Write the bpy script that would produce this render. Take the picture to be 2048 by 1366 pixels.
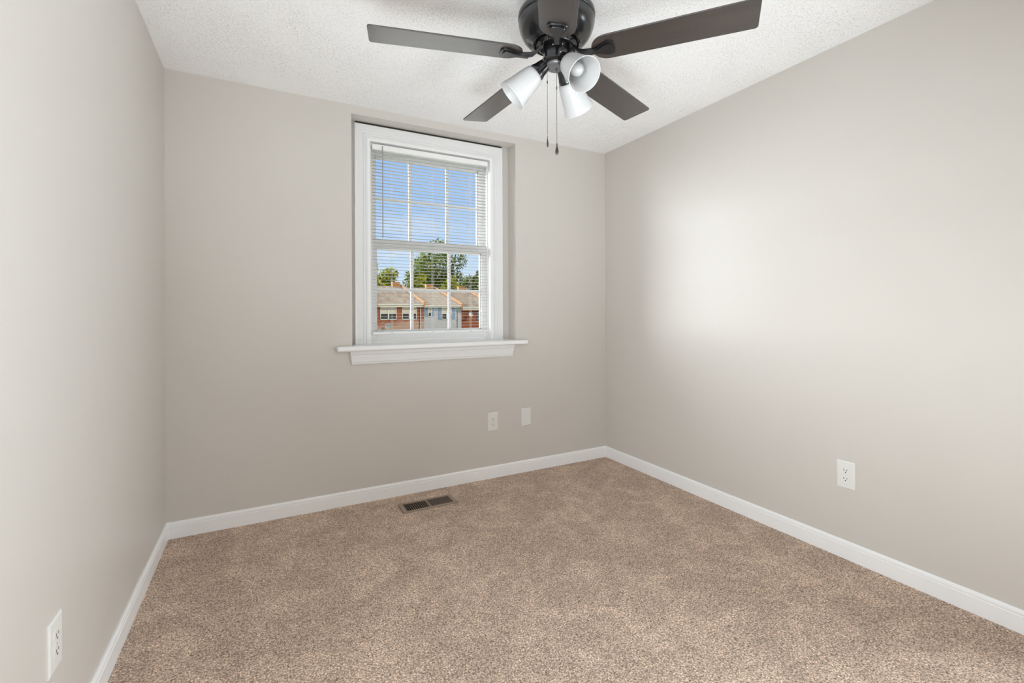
import bpy, bmesh, math, random
import numpy as np
from mathutils import Vector, Matrix, Euler

for o in list(bpy.data.objects):
    bpy.data.objects.remove(o)
scene = bpy.context.scene
COL = scene.collection
R = math.radians

# ------------------------------------------------------------------ camera
YAW, ROLL, FPX, HORIZON = 0.4857, -0.0042, 932.33, 621.63
cam_d = bpy.data.cameras.new('camera')
cam_d.sensor_width = 36.0
cam_d.lens = FPX / 2048 * 36.0
cam_d.shift_y = (HORIZON - 683.0) / 2048
cam_d.clip_start = 0.02
cam_d.clip_end = 600
cam = bpy.data.objects.new('camera', cam_d)
COL.objects.link(cam)
cam.matrix_world = (Matrix.Translation((0.4626, -2.9754, 1.1763)) @ Matrix.Rotation(-YAW, 4, 'Z')
                    @ Matrix.Rotation(R(90), 4, 'X') @ Matrix.Rotation(ROLL, 4, 'Z'))
scene.camera = cam

# ------------------------------------------------------------------ exposure
scene.view_settings.view_transform = 'Standard'
scene.view_settings.look = 'None'
scene.view_settings.gamma = 1.0
scene.view_settings.use_curve_mapping = False
scene.view_settings.exposure = 0.0
scene.cycles.max_bounces = 16
scene.cycles.diffuse_bounces = 10
scene.cycles.glossy_bounces = 4
scene.cycles.transmission_bounces = 6
scene.cycles.transparent_max_bounces = 16
scene.cycles.caustics_reflective = False
scene.cycles.caustics_refractive = False
scene.cycles.sample_clamp_indirect = 6.0

# ------------------------------------------------------------------ sky
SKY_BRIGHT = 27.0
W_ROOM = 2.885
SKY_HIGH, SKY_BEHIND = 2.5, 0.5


class NT:
    """small helper to wire shader nodes"""
    def __init__(self, tree):
        self.t = tree

    def n(self, kind, **kw):
        nd = self.t.nodes.new(kind)
        for k, v in kw.items():
            if k == 'inputs':
                for kk, vv in v.items():
                    if hasattr(vv, 'is_linked') or isinstance(vv, bpy.types.NodeSocket):
                        self.t.links.new(vv, nd.inputs[kk])
                    else:
                        nd.inputs[kk].default_value = vv
            else:
                setattr(nd, k, v)
        return nd

    def l(self, a, b):
        self.t.links.new(a, b)

    def math(self, op, a, b=0.0, c=None):
        nd = self.t.nodes.new('ShaderNodeMath')
        nd.operation = op
        for i, v in enumerate((a, b) if c is None else (a, b, c)):
            if isinstance(v, bpy.types.NodeSocket):
                self.t.links.new(v, nd.inputs[i])
            else:
                nd.inputs[i].default_value = v
        return nd.outputs[0]

    def mix(self, f, a, b):
        nd = self.t.nodes.new('ShaderNodeMix')
        nd.data_type = 'RGBA'
        for sock, v in ((nd.inputs[0], f), (nd.inputs[6], a), (nd.inputs[7], b)):
            if isinstance(v, bpy.types.NodeSocket):
                self.t.links.new(v, sock)
            else:
                sock.default_value = v if not isinstance(v, tuple) else (*v, 1.0)[:4]
        return nd.outputs[2]

    def ramp(self, f, stops):
        nd = self.t.nodes.new('ShaderNodeValToRGB')
        el = nd.color_ramp.elements
        while len(el) < len(stops):
            el.new(0.5)
        for e, (p, c) in zip(el, stops):
            e.position = p
            e.color = (*c, 1.0)
        self.t.links.new(f, nd.inputs[0])
        return nd.outputs[0]

    def smooth(self, v, a, b, lo=0.0, hi=1.0):
        nd = self.t.nodes.new('ShaderNodeMapRange')
        nd.interpolation_type = 'SMOOTHSTEP'
        self.t.links.new(v, nd.inputs[0])
        for i, x in enumerate((a, b, lo, hi)):
            nd.inputs[1 + i].default_value = x
        return nd.outputs[0]


world = bpy.data.worlds.new('sky')
scene.world = world
world.use_nodes = True
w = NT(world.node_tree)
w.t.nodes.clear()
tc = w.n('ShaderNodeTexCoord')
sep = w.n('ShaderNodeSeparateXYZ', inputs={0: tc.outputs['Generated']})
open_dir = Vector((math.sin(R(21)), math.cos(R(21)), 0.10)).normalized()
dot = w.n('ShaderNodeVectorMath', operation='DOT_PRODUCT', inputs={0: tc.outputs['Generated'], 1: open_dir})
blue_zone = w.smooth(dot.outputs['Value'], math.cos(R(42)), math.cos(R(24)))
blue = w.ramp(w.smooth(sep.outputs[2], -0.02, 0.42),
              [(0.0, (0.74, 0.85, 1.0)), (0.18, (0.60, 0.78, 1.0)), (0.55, (0.40, 0.63, 1.0)), (1.0, (0.32, 0.55, 1.0))])
cmap = w.n('ShaderNodeMapping', inputs={'Vector': tc.outputs['Generated'], 'Scale': (3.0, 3.0, 9.0)})
cn = w.n('ShaderNodeTexNoise', inputs={'Vector': cmap.outputs[0], 'Scale': 2.6, 'Detail': 6.0, 'Roughness': 0.55})
cloud = w.math('MULTIPLY', w.smooth(cn.outputs['Fac'], 0.50, 0.72), w.smooth(sep.outputs[2], 0.30, 0.05, 0.05, 0.75))
blue = w.mix(cloud, blue, (0.88, 0.92, 0.99))
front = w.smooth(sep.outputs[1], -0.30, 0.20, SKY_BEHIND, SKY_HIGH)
# bright patch added low in the sky, left of the view, to light the room
side_glow = w.math('MULTIPLY', w.smooth(sep.outputs[0], -0.10, -0.45), w.smooth(sep.outputs[2], 0.62, 0.35))
side_glow = w.math('MULTIPLY', side_glow, w.smooth(sep.outputs[1], 0.0, 0.25))
glow = w.math('ADD', front, w.math('MULTIPLY', side_glow, SKY_BRIGHT))
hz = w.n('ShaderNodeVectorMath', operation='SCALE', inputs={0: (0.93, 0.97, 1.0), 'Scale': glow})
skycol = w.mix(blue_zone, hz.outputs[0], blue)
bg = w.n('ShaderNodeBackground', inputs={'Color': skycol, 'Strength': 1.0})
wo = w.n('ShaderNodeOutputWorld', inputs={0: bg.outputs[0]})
world.cycles.sampling_method = 'MANUAL'
world.cycles.sample_map_resolution = 512

# ------------------------------------------------------------------ sun and the added fill lamps behind the camera
sun_d = bpy.data.lights.new('sun', 'SUN')
sun_d.energy = 4.1
sun_d.angle = R(0.6)
sun_d.color = (1.0, 0.90, 0.74)
sun = bpy.data.objects.new('sun', sun_d)
COL.objects.link(sun)
sun_from = Vector((0.62, -0.62, 0.62))
sun.rotation_euler = sun_from.to_track_quat('Z', 'Y').to_euler()
sun.location = (10, -20, 20)

# added fill lamps behind the camera, in openings made for them in both side walls,
# and two added fill lamps turned up at the ceiling like a bounced flash
def area(name, sx, sy, energy, col, loc, direction, spread=180):
    d = bpy.data.lights.new(name, 'AREA')
    d.shape = 'RECTANGLE'
    d.size, d.size_y, d.energy, d.color = sx, sy, energy, col
    d.spread = R(spread)
    o = bpy.data.objects.new(name, d)
    COL.objects.link(o)
    o.location = loc
    o.rotation_euler = Vector(direction).to_track_quat('-Z', 'Y').to_euler()
    return o


FILL_COL = (0.87, 0.95, 1.0)
area('left_side_fill', 0.60, 1.35, 14.0, FILL_COL, (-0.14, -2.77, 1.2), (1, 0.62, -0.10), 85)
area('right_side_fill', 0.55, 1.85, 29.0, FILL_COL, (W_ROOM + 0.16, -2.80, 1.10), (-1, 0.22, 0.0), 100)
area('ceiling_fill', 0.9, 0.9, 11.5, FILL_COL, (0.5, -2.95, 0.40), (0.5, 1, 1.1), 80)
area('ceiling_fill', 0.9, 0.9, 5.5, FILL_COL, (2.4, -2.90, 0.45), (-0.25, 1, 1.05), 80)

portal_d = bpy.data.lights.new('window_portal', 'AREA')
portal_d.shape = 'RECTANGLE'
portal_d.size, portal_d.size_y = 0.90, 1.36
portal_d.cycles.is_portal = True
portal = bpy.data.objects.new('window_portal', portal_d)
COL.objects.link(portal)
portal.location = (1.4875, 0.275, 1.63)
portal.rotation_euler = (R(-90), 0, 0)


# ------------------------------------------------------------------ materials
def mat(name):
    m = bpy.data.materials.new(name)
    m.use_nodes = True
    t = NT(m.node_tree)
    t.t.nodes.clear()
    out = t.n('ShaderNodeOutputMaterial')
    return m, t, out


def simple(name, col, rough=0.5, metal=0.0, ior=1.5, coat=0.0):
    m, t, out = mat(name)
    p = t.n('ShaderNodeBsdfPrincipled', inputs={'Base Color': (*col, 1), 'Roughness': rough, 'Metallic': metal, 'IOR': ior,
                                               'Coat Weight': coat})
    t.l(p.outputs[0], out.inputs[0])
    return m


def wall_paint():
    m, t, out = mat('greige_wall_paint')
    tc = t.n('ShaderNodeTexCoord')
    n1 = t.n('ShaderNodeTexNoise', inputs={'Vector': tc.outputs['Object'], 'Scale': 90.0, 'Detail': 3.0})
    n2 = t.n('ShaderNodeTexNoise', inputs={'Vector': tc.outputs['Object'], 'Scale': 2.2, 'Detail': 2.0})
    col = t.mix(n2.outputs['Fac'], (0.590, 0.560, 0.523), (0.610, 0.580, 0.543))
    b = t.n('ShaderNodeBump', inputs={'Height': n1.outputs['Fac'], 'Strength': 0.06, 'Distance': 0.002})
    p = t.n('ShaderNodeBsdfPrincipled', inputs={'Base Color': col, 'Roughness': 0.40, 'IOR': 1.5, 'Normal': b.outputs[0]})
    t.l(p.outputs[0], out.inputs[0])
    return m


def ceiling_paint():
    m, t, out = mat('textured_white_ceiling_paint')
    tc = t.n('ShaderNodeTexCoord')
    n1 = t.n('ShaderNodeTexNoise', inputs={'Vector': tc.outputs['Object'], 'Scale': 150.0, 'Detail': 4.0, 'Roughness': 0.6,
                                          'Distortion': 0.8})
    n2 = t.n('ShaderNodeTexNoise', inputs={'Vector': tc.outputs['Object'], 'Scale': 5.0, 'Detail': 2.0})
    h = t.smooth(n1.outputs['Fac'], 0.32, 0.46)
    k = t.smooth(n2.outputs['Fac'], 0.35, 0.65, 0.5, 1.0)
    hh = t.math('MULTIPLY', h, k)
    b = t.n('ShaderNodeBump', inputs={'Height': hh, 'Strength': 0.75, 'Distance': 0.003})
    p = t.n('ShaderNodeBsdfPrincipled', inputs={'Base Color': (0.92, 0.92, 0.92, 1), 'Roughness': 0.85, 'Normal': b.outputs[0]})
    t.l(p.outputs[0], out.inputs[0])
    return m


def carpet():
    m, t, out = mat('tan_carpet_pile')
    tc = t.n('ShaderNodeTexCoord')
    v = t.n('ShaderNodeTexVoronoi', inputs={'Vector': tc.outputs['Object'], 'Scale': 210.0, 'Randomness': 1.0})
    n1 = t.n('ShaderNodeTexNoise', inputs={'Vector': tc.outputs['Object'], 'Scale': 175.0, 'Detail': 3.0, 'Roughness': 0.7})
    n2 = t.n('ShaderNodeTexNoise', inputs={'Vector': tc.outputs['Object'], 'Scale': 4.5, 'Detail': 6.0, 'Roughness': 0.66, 'Distortion': 1.0})
    n3 = t.n('ShaderNodeTexNoise', inputs={'Vector': tc.outputs['Object'], 'Scale': 30.0, 'Detail': 3.0})
    vc = t.n('ShaderNodeSeparateColor', inputs={0: v.outputs['Color']})
    tuft = t.ramp(t.smooth(n1.outputs['Fac'], 0.28, 0.72),
                  [(0.0, (0.14, 0.091, 0.063)), (0.26, (0.385, 0.281, 0.213)), (0.62, (0.565, 0.437, 0.351)), (1.0, (0.84, 0.715, 0.61))])
    fleck = t.smooth(vc.outputs[0], 0.0, 1.0, 0.72, 1.30)
    pits = t.n('ShaderNodeTexNoise', inputs={'Vector': tc.outputs['Object'], 'Scale': 75.0, 'Detail': 2.0, 'Roughness': 0.6})
    brush = t.math('ADD', t.smooth(n2.outputs['Fac'], 0.40, 0.68, 0.90, 1.18), t.smooth(n3.outputs['Fac'], 0.3, 0.7, -0.05, 0.05))
    k = t.math('MULTIPLY', t.math('MULTIPLY', fleck, brush), t.smooth(pits.outputs['Fac'], 0.30, 0.44, 0.62, 1.06))
    col = t.n('ShaderNodeVectorMath', operation='SCALE', inputs={0: tuft, 'Scale': k})
    ht = t.math('ADD', n1.outputs['Fac'], t.math('MULTIPLY', v.outputs['Distance'], -0.6))
    b = t.n('ShaderNodeBump', inputs={'Height': ht, 'Strength': 0.7, 'Distance': 0.005})
    p = t.n('ShaderNodeBsdfPrincipled', inputs={'Base Color': col.outputs[0], 'Roughness': 0.95, 'Normal': b.outputs[0],
                                               'Specular IOR Level': 0.1})
    t.l(p.outputs[0], out.inputs[0])
    return m


def blade_wood():
    m, t, out = mat('dark_walnut_blade_laminate')
    tc = t.n('ShaderNodeTexCoord')
    mp = t.n('ShaderNodeMapping', inputs={'Vector': tc.outputs['Object'], 'Scale': (6.0, 120.0, 120.0)})
    n1 = t.n('ShaderNodeTexNoise', inputs={'Vector': mp.outputs[0], 'Scale': 1.0, 'Detail': 6.0, 'Roughness': 0.6, 'Distortion': 0.6})
    mp2 = t.n('ShaderNodeMapping', inputs={'Vector': tc.outputs['Object'], 'Scale': (2.5, 18.0, 18.0)})
    n2 = t.n('ShaderNodeTexNoise', inputs={'Vector': mp2.outputs[0], 'Scale': 1.0, 'Detail': 3.0})
    f = t.math('ADD', t.math('MULTIPLY', n1.outputs['Fac'], 0.6), t.math('MULTIPLY', n2.outputs['Fac'], 0.4))
    col = t.ramp(f, [(0.30, (0.006, 0.004, 0.004)), (0.5, (0.018, 0.011, 0.009)), (0.72, (0.038, 0.024, 0.019))])
    p = t.n('ShaderNodeBsdfPrincipled', inputs={'Base Color': col, 'Roughness': 0.36, 'IOR': 1.85, 'Coat Weight': 0.5,
                                               'Coat Roughness': 0.25, 'Coat IOR': 1.7})
    t.l(p.outputs[0], out.inputs[0])
    return m


def frosted():
    m, t, out = mat('frosted_white_glass')
    d = t.n('ShaderNodeBsdfDiffuse', inputs={'Color': (0.93, 0.93, 0.93, 1)})
    tr = t.n('ShaderNodeBsdfTranslucent', inputs={'Color': (0.93, 0.93, 0.93, 1)})
    mx = t.n('ShaderNodeMixShader', inputs={0: 0.50, 1: d.outputs[0], 2: tr.outputs[0]})
    g = t.n('ShaderNodeBsdfGlossy', inputs={'Color': (1, 1, 1, 1), 'Roughness': 0.35})
    fr = t.n('ShaderNodeFresnel', inputs={'IOR': 1.45})
    m2 = t.n('ShaderNodeMixShader', inputs={0: fr.outputs[0], 1: mx.outputs[0], 2: g.outputs[0]})
    t.l(m2.outputs[0], out.inputs[0])
    return m


def pane_glass():
    m, t, out = mat('clear_window_glass')
    tr = t.n('ShaderNodeBsdfTransparent', inputs={'Color': (0.97, 0.98, 0.98, 1)})
    g = t.n('ShaderNodeBsdfGlossy', inputs={'Color': (1, 1, 1, 1), 'Roughness': 0.02})
    fr = t.n('ShaderNodeFresnel', inputs={'IOR': 1.10})
    mx = t.n('ShaderNodeMixShader', inputs={0: fr.outputs[0], 1: tr.outputs[0], 2: g.outputs[0]})
    t.l(mx.outputs[0], out.inputs[0])
    return m


def slat_mat():
    m, t, out = mat('white_blind_slat')
    d = t.n('ShaderNodeBsdfPrincipled', inputs={'Base Color': (0.47, 0.46, 0.44, 1), 'Roughness': 0.45})
    t.l(d.outputs[0], out.inputs[0])
    return m


def brick(name, c1, c2, mortar, pale_low=None):
    m, t, out = mat(name)
    tc = t.n('ShaderNodeTexCoord')
    s = t.n('ShaderNodeSeparateXYZ', inputs={0: tc.outputs['Object']})
    c = t.n('ShaderNodeCombineXYZ', inputs={0: t.math('ADD', s.outputs[0], s.outputs[1]), 1: s.outputs[2]})
    b = t.n('ShaderNodeTexBrick', inputs={'Vector': c.outputs[0], 'Color1': (*c1, 1), 'Color2': (*c2, 1), 'Mortar': (*mortar, 1),
                                         'Scale': 1.0, 'Mortar Size': 0.012, 'Brick Width': 0.29, 'Row Height': 0.10})
    col = b.outputs['Color']
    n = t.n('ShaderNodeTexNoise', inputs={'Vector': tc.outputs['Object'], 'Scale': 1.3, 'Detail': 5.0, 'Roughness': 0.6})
    if pale_low:
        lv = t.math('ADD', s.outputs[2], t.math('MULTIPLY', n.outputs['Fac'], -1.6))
        lv = t.math('ADD', lv, t.math('MULTIPLY', s.outputs[0], pale_low[0]))
        col = t.mix(t.smooth(lv, pale_low[1], pale_low[2], 0.8, 0.0), col, pale_low[3])
    p = t.n('ShaderNodeBsdfPrincipled', inputs={'Base Color': col, 'Roughness': 0.9})
    t.l(p.outputs[0], out.inputs[0])
    return m


def siding():
    m, t, out = mat('white_lap_siding')
    tc = t.n('ShaderNodeTexCoord')
    s = t.n('ShaderNodeSeparateXYZ', inputs={0: tc.outputs['Object']})
    f = t.math('FRACT', t.math('MULTIPLY', s.outputs[2], 6.0))
    b = t.n('ShaderNodeBump', inputs={'Height': f, 'Strength': 0.6, 'Distance': 0.03})
    p = t.n('ShaderNodeBsdfPrincipled', inputs={'Base Color': (0.36, 0.37, 0.41, 1), 'Roughness': 0.7, 'Normal': b.outputs[0]})
    t.l(p.outputs[0], out.inputs[0])
    return m


def shingle(name, ca, cb):
    m, t, out = mat(name)
    tc = t.n('ShaderNodeTexCoord')
    mp = t.n('ShaderNodeMapping', inputs={'Vector': tc.outputs['Object'], 'Rotation': (0, 0, R(-35)), 'Scale': (1.3, 0.22, 0.22)})
    n = t.n('ShaderNodeTexNoise', inputs={'Vector': mp.outputs[0], 'Scale': 1.6, 'Detail': 5.0, 'Roughness': 0.6})
    col = t.mix(t.smooth(n.outputs['Fac'], 0.36, 0.64), ca, cb)
    p = t.n('ShaderNodeBsdfPrincipled', inputs={'Base Color': col, 'Roughness': 0.95})
    t.l(p.outputs[0], out.inputs[0])
    return m


def leaf(name, ca, cb):
    m, t, out = mat(name)
    g = t.n('ShaderNodeNewGeometry')
    col = t.mix(g.outputs['Random Per Island'], ca, cb)
    d = t.n('ShaderNodeBsdfDiffuse', inputs={'Color': col})
    tr = t.n('ShaderNodeBsdfTranslucent', inputs={'Color': col})
    mx = t.n('ShaderNodeMixShader', inputs={0: 0.3, 1: d.outputs[0], 2: tr.outputs[0]})
    t.l(mx.outputs[0], out.inputs[0])
    return m


M_WALL = wall_paint()
M_CEIL = ceiling_paint()
M_CARPET = carpet()
M_TRIM = simple('white_semigloss_trim', (0.86, 0.865, 0.87), 0.28)
M_CASE = simple('white_painted_wood_casing', (0.77, 0.775, 0.78), 0.3)
M_VINYL = simple('white_window_vinyl', (0.86, 0.86, 0.86), 0.35)
M_GLASS = pane_glass()
M_SLAT = slat_mat()
M_CORD = simple('white_cord', (0.70, 0.70, 0.70), 0.8)
M_WAND = simple('clear_grey_acrylic_wand', (0.34, 0.34, 0.34), 0.2)
M_GAP = simple('dark_gap', (0.03, 0.028, 0.025), 0.9)
M_FAN = simple('black_bronze_metal', (0.005, 0.005, 0.006), 0.22, 0.0, 1.68)
M_FANB = simple('gloss_black_metal', (0.006, 0.006, 0.007), 0.16, 0.0, 1.6)
M_GREYM = simple('satin_grey_metal', (0.14, 0.14, 0.145), 0.35, 0.3, 1.7)
M_CHROME = simple('bright_screw_metal', (0.6, 0.6, 0.6), 0.25, 1.0)
M_BLADE = blade_wood()
M_FROST = frosted()
M_BULB = simple('white_bulb_glass', (0.42, 0.42, 0.42), 0.3)
M_CHAIN = simple('dark_bead_chain', (0.05, 0.045, 0.042), 0.35, 0.6)
M_FOB = simple('dark_brown_wood_fob', (0.030, 0.020, 0.016), 0.35)
M_PLATE = simple('white_plastic_plate', (0.74, 0.735, 0.715), 0.35)
M_RECEP = simple('white_receptacle_plastic', (0.76, 0.75, 0.72), 0.3)
M_SLOT = simple('dark_slot', (0.02, 0.018, 0.016), 0.8)
M_REG = simple('tan_brown_painted_steel', (0.30, 0.225, 0.17), 0.45)
M_REGF = simple('brown_steel_fin', (0.155, 0.11, 0.085), 0.5)
M_BLACK = simple('black_duct', (0.004, 0.004, 0.004), 0.9)


# ------------------------------------------------------------------ object helpers
def link(name, data, parent=None):
    o = bpy.data.objects.new(name, data)
    COL.objects.link(o)
    if parent:
        o.parent = parent
    return o


def tag(o, label=None, cat=None, group=None, kind=None):
    if label:
        o['label'] = label
    if cat:
        o['category'] = cat
    if group:
        o['group'] = group
    if kind:
        o['kind'] = kind
    return o


def empty(name, loc, label, cat, group=None, kind=None):
    o = link(name, None)
    o.location = loc
    o.empty_display_size = 0.1
    return tag(o, label, cat, group, kind)


def mesh_obj(name, bm, mats, parent=None, smooth=False, loc=None):
    bmesh.ops.recalc_face_normals(bm, faces=bm.faces)
    me = bpy.data.meshes.new(name)
    bm.to_mesh(me)
    bm.free()
    for m in (mats if isinstance(mats, (list, tuple)) else [mats]):
        me.materials.append(m)
    if smooth:
        me.polygons.foreach_set('use_smooth', [True] * len(me.polygons))
        if hasattr(me, 'set_sharp_from_angle'):
            me.set_sharp_from_angle(angle=R(38))
    o = link(name, me, parent)
    if parent is not None:
        o.location = -Vector(parent_origin(parent))
    if loc is not None:
        o.location = loc
    return o


def parent_origin(p):
    v = Vector((0, 0, 0))
    while p is not None:
        v += p.location
        p = p.parent
    return v


def bx(bm, x0, x1, y0, y1, z0, z1, mi=0):
    vs = [bm.verts.new((x, y, z)) for x in (x0, x1) for y in (y0, y1) for z in (z0, z1)]
    for idx in ((0, 1, 3, 2), (4, 6, 7, 5), (0, 4, 5, 1), (2, 3, 7, 6), (0, 2, 6, 4), (1, 5, 7, 3)):
        f = bm.faces.new([vs[i] for i in idx])
        f.material_index = mi
    return vs


def prism(bm, pts, vec, mi=0):
    """closed outline pts (3-D) swept along vec"""
    a = [bm.verts.new(p) for p in pts]
    v = Vector(vec)
    b = [bm.verts.new(Vector(p) + v) for p in pts]
    n = len(a)
    fs = [bm.faces.new(a), bm.faces.new(list(reversed(b)))]
    for i in range(n):
        fs.append(bm.faces.new((a[i], b[i], b[(i + 1) % n], a[(i + 1) % n])))
    for f in fs:
        f.material_index = mi


def lathe(bm, prof, seg=48, mtx=None, mi=0, close=False):
    """prof: (r, z) list, turned round z, then moved by mtx"""
    mtx = mtx or Matrix.Identity(4)
    rings = []
    for r, z in prof:
        if r < 1e-6:
            rings.append([bm.verts.new(mtx @ Vector((0, 0, z)))])
        else:
            rings.append([bm.verts.new(mtx @ Vector((r * math.cos(2 * math.pi * i / seg), r * math.sin(2 * math.pi * i / seg), z)))
                          for i in range(seg)])
    pairs = list(zip(rings, rings[1:]))
    if close:
        pairs.append((rings[-1], rings[0]))
    for a, b in pairs:
        for i in range(seg):
            j = (i + 1) % seg
            if len(a) == 1 and len(b) == 1:
                continue
            if len(a) == 1:
                f = bm.faces.new((a[0], b[i], b[j]))
            elif len(b) == 1:
                f = bm.faces.new((a[i], a[j], b[0]))
            else:
                f = bm.faces.new((a[i], a[j], b[j], b[i]))
            f.material_index = mi


def tube(bm, pts, radii, seg=10, mi=0):
    pts = [Vector(p) for p in pts]
    if not isinstance(radii, (list, tuple)):
        radii = [radii] * len(pts)
    rings = []
    for k, p in enumerate(pts):
        d = (pts[min(k + 1, len(pts) - 1)] - pts[max(k - 1, 0)]).normalized()
        up = Vector((0, 0, 1)) if abs(d.z) < 0.95 else Vector((1, 0, 0))
        a = d.cross(up).normalized()
        b = a.cross(d)
        rings.append([bm.verts.new(p + radii[k] * (math.cos(2 * math.pi * i / seg) * a + math.sin(2 * math.pi * i / seg) * b))
                      for i in range(seg)])
    for r0, r1 in zip(rings, rings[1:]):
        for i in range(seg):
            bm.faces.new((r0[i], r0[(i + 1) % seg], r1[(i + 1) % seg], r1[i])).material_index = mi
    bm.faces.new(list(reversed(rings[0]))).material_index = mi
    bm.faces.new(rings[-1]).material_index = mi


def bevel(o, width, seg=2, angle=35):
    md = o.modifiers.new('bevel', 'BEVEL')
    md.width = width
    md.segments = seg
    md.limit_method = 'ANGLE'
    md.angle_limit = R(angle)
    return o


# ------------------------------------------------------------------ room shell
W, H = 2.885, 2.44
REAR = -3.12
RX0, RX1, RZ0, RZ1, RD = 0.928, 2.067, 0.940, 2.388, 0.12       # plastered window recess
OX0, OX1, OZ0, OZ1, WT = 1.040, 1.936, 0.940, 2.302, 0.31        # hole through the wall behind it


def struct(name, bm, m, label, smooth=False):
    o = mesh_obj(name, bm, m, smooth=smooth)
    return tag(o, label, name.split('_')[0], kind='structure')


def boxes(*bs):
    bm = bmesh.new()
    for a in bs:
        bx(bm, *a)
    return bm


struct('floor', boxes((-0.12, W + 0.9, REAR - 0.12, 0.0, -0.12, 0.0)), M_CARPET, 'tan speckled cut pile carpet covering the whole floor')
struct('ceiling', boxes((-0.12, W + 0.9, REAR - 0.12, WT, H, H + 0.12)), M_CEIL, 'white ceiling with a rough sprayed texture')
LY0, LY1, LZ0, LZ1 = -3.08, -2.46, 0.50, 1.90                     # unseen opening added in the left wall for its fill lamp
DY0, DY1, DZ1 = -3.09, -2.50, 2.04                               # unseen opening added in the right wall for its fill lamp
struct('wall_left', boxes((-0.12, 0, REAR - 0.12, LY0, -0.12, H), (-0.12, 0, LY1, WT, -0.12, H), (-0.12, 0, LY0, LY1, -0.12, LZ0),
                          (-0.12, 0, LY0, LY1, LZ1, H)), M_WALL, 'plain greige wall with one outlet low down near the camera')
struct('wall_right', boxes((W, W + 0.12, REAR - 0.12, DY0, -0.12, H), (W, W + 0.12, DY1, WT, -0.12, H), (W, W + 0.12, DY0, DY1, DZ1, H)),
       M_WALL, 'plain greige wall catching the daylight opposite')
bm = bmesh.new()
for a in ((0, RX0, 0, RD, -0.12, H), (RX1, W, 0, RD, -0.12, H), (RX0, RX1, 0, RD, -0.12, RZ0), (RX0, RX1, 0, RD, RZ1, H),
          (0, OX0, RD, WT, -0.12, H), (OX1, W, RD, WT, -0.12, H), (OX0, OX1, RD, WT, -0.12, OZ0), (OX0, OX1, RD, WT, OZ1, H)):
    bx(bm, *a)
struct('wall_back', bm, M_WALL, 'greige wall with the recessed window in it')
struct('wall_front', boxes((0, W, REAR - 0.12, REAR, -0.12, H)), M_WALL, 'greige wall behind the camera')
struct('wall_enclosure', boxes((W + 0.78, W + 0.9, REAR - 0.12, -2.2, -0.12, H), (W + 0.12, W + 0.78, REAR - 0.12, REAR, -0.12, H),
                          (W + 0.12, W + 0.78, -2.32, -2.2, -0.12, H)), M_WALL, 'added greige enclosure behind the right wall lamp opening, out of view')  # enclosure added round the lamp opening to keep the sky out

# baseboards: one profile, mitred along each wall
BP = [(0.0, 0.0), (0.0125, 0.0), (0.0125, 0.0625), (0.0098, 0.0645), (0.0098, 0.0665), (0.0115, 0.0690), (0.0108, 0.0760),
      (0.0060, 0.0835), (0.0045, 0.0846), (0.0, 0.0846)]


def base(name, p0, p1, inward, m0, m1, label):
    """p0->p1 along the wall; inward = unit vector into the room; m = +1 inside corner mitre, 0 square"""
    bm = bmesh.new()
    p0, p1, n = Vector(p0), Vector(p1), Vector(inward)
    d = (p1 - p0).normalized()
    a = [bm.verts.new(p0 + n * t + d * (t * m0) + Vector((0, 0, z))) for t, z in BP]
    b = [bm.verts.new(p1 + n * t - d * (t * m1) + Vector((0, 0, z))) for t, z in BP]
    k = len(BP)
    for i in range(k):
        j = (i + 1) % k
        bm.faces.new((a[i], b[i], b[j], a[j]))
    bm.faces.new(a); bm.faces.new(list(reversed(b)))
    return struct(name, bm, M_TRIM, label)


base('baseboard_back', (0, 0, 0), (W, 0, 0), (0, -1, 0), 1, 1, 'white baseboard under the window wall')
base('baseboard_left', (0, REAR, 0), (0, 0, 0), (1, 0, 0), 1, 1, 'white baseboard along the left wall')
base('baseboard_right', (W, DY1, 0), (W, 0, 0), (-1, 0, 0), 0, 1, 'white baseboard along the right wall')

# ------------------------------------------------------------------ window
win = link('window_1', None)
win.location = (1.4875, 0.12, RZ0)
tag(win, 'white double hung window with grilles in the plastered recess', 'window', kind='structure')
CX = 1.4875
# casing: stepped profile (offset out from the inner edge, depth in front of the recess wall)
CPROF = [(0.0, 0.0), (0.0, 0.010), (0.004, 0.013), (0.012, 0.013), (0.0135, 0.0085), (0.0165, 0.0085), (0.0195, 0.0150), (0.027, 0.0168),
         (0.0305, 0.0115), (0.0335, 0.0115), (0.0385, 0.0160), (0.070, 0.0195), (0.078, 0.0215), (0.083, 0.0205), (0.083, 0.0)]
bm = bmesh.new()
ix0, ix1, iz0, iz1 = CX - 0.4415, CX + 0.4415, 0.966, 2.292
loops = []
for o_, d_ in CPROF:
    y = RD - d_
    loops.append([bm.verts.new(p) for p in ((ix0 - o_, y, iz0), (ix0 - o_, y, iz1 + o_), (ix1 + o_, y, iz1 + o_), (ix1 + o_, y, iz0))])
for a, b in zip(loops, loops[1:]):
    for i in range(3):
        bm.faces.new((a[i], a[i + 1], b[i + 1], b[i]))
mesh_obj('casing', bm, M_CASE, win)
bm = bmesh.new()
bx(bm, ix0 - 0.078, ix1 + 0.078, RD - 0.016, RD - 0.002, 2.3755, 2.3875)
g = mesh_obj('caulk_gap', bm, M_GAP, win)
g['label'] = 'dark open joint above the casing'
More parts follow.
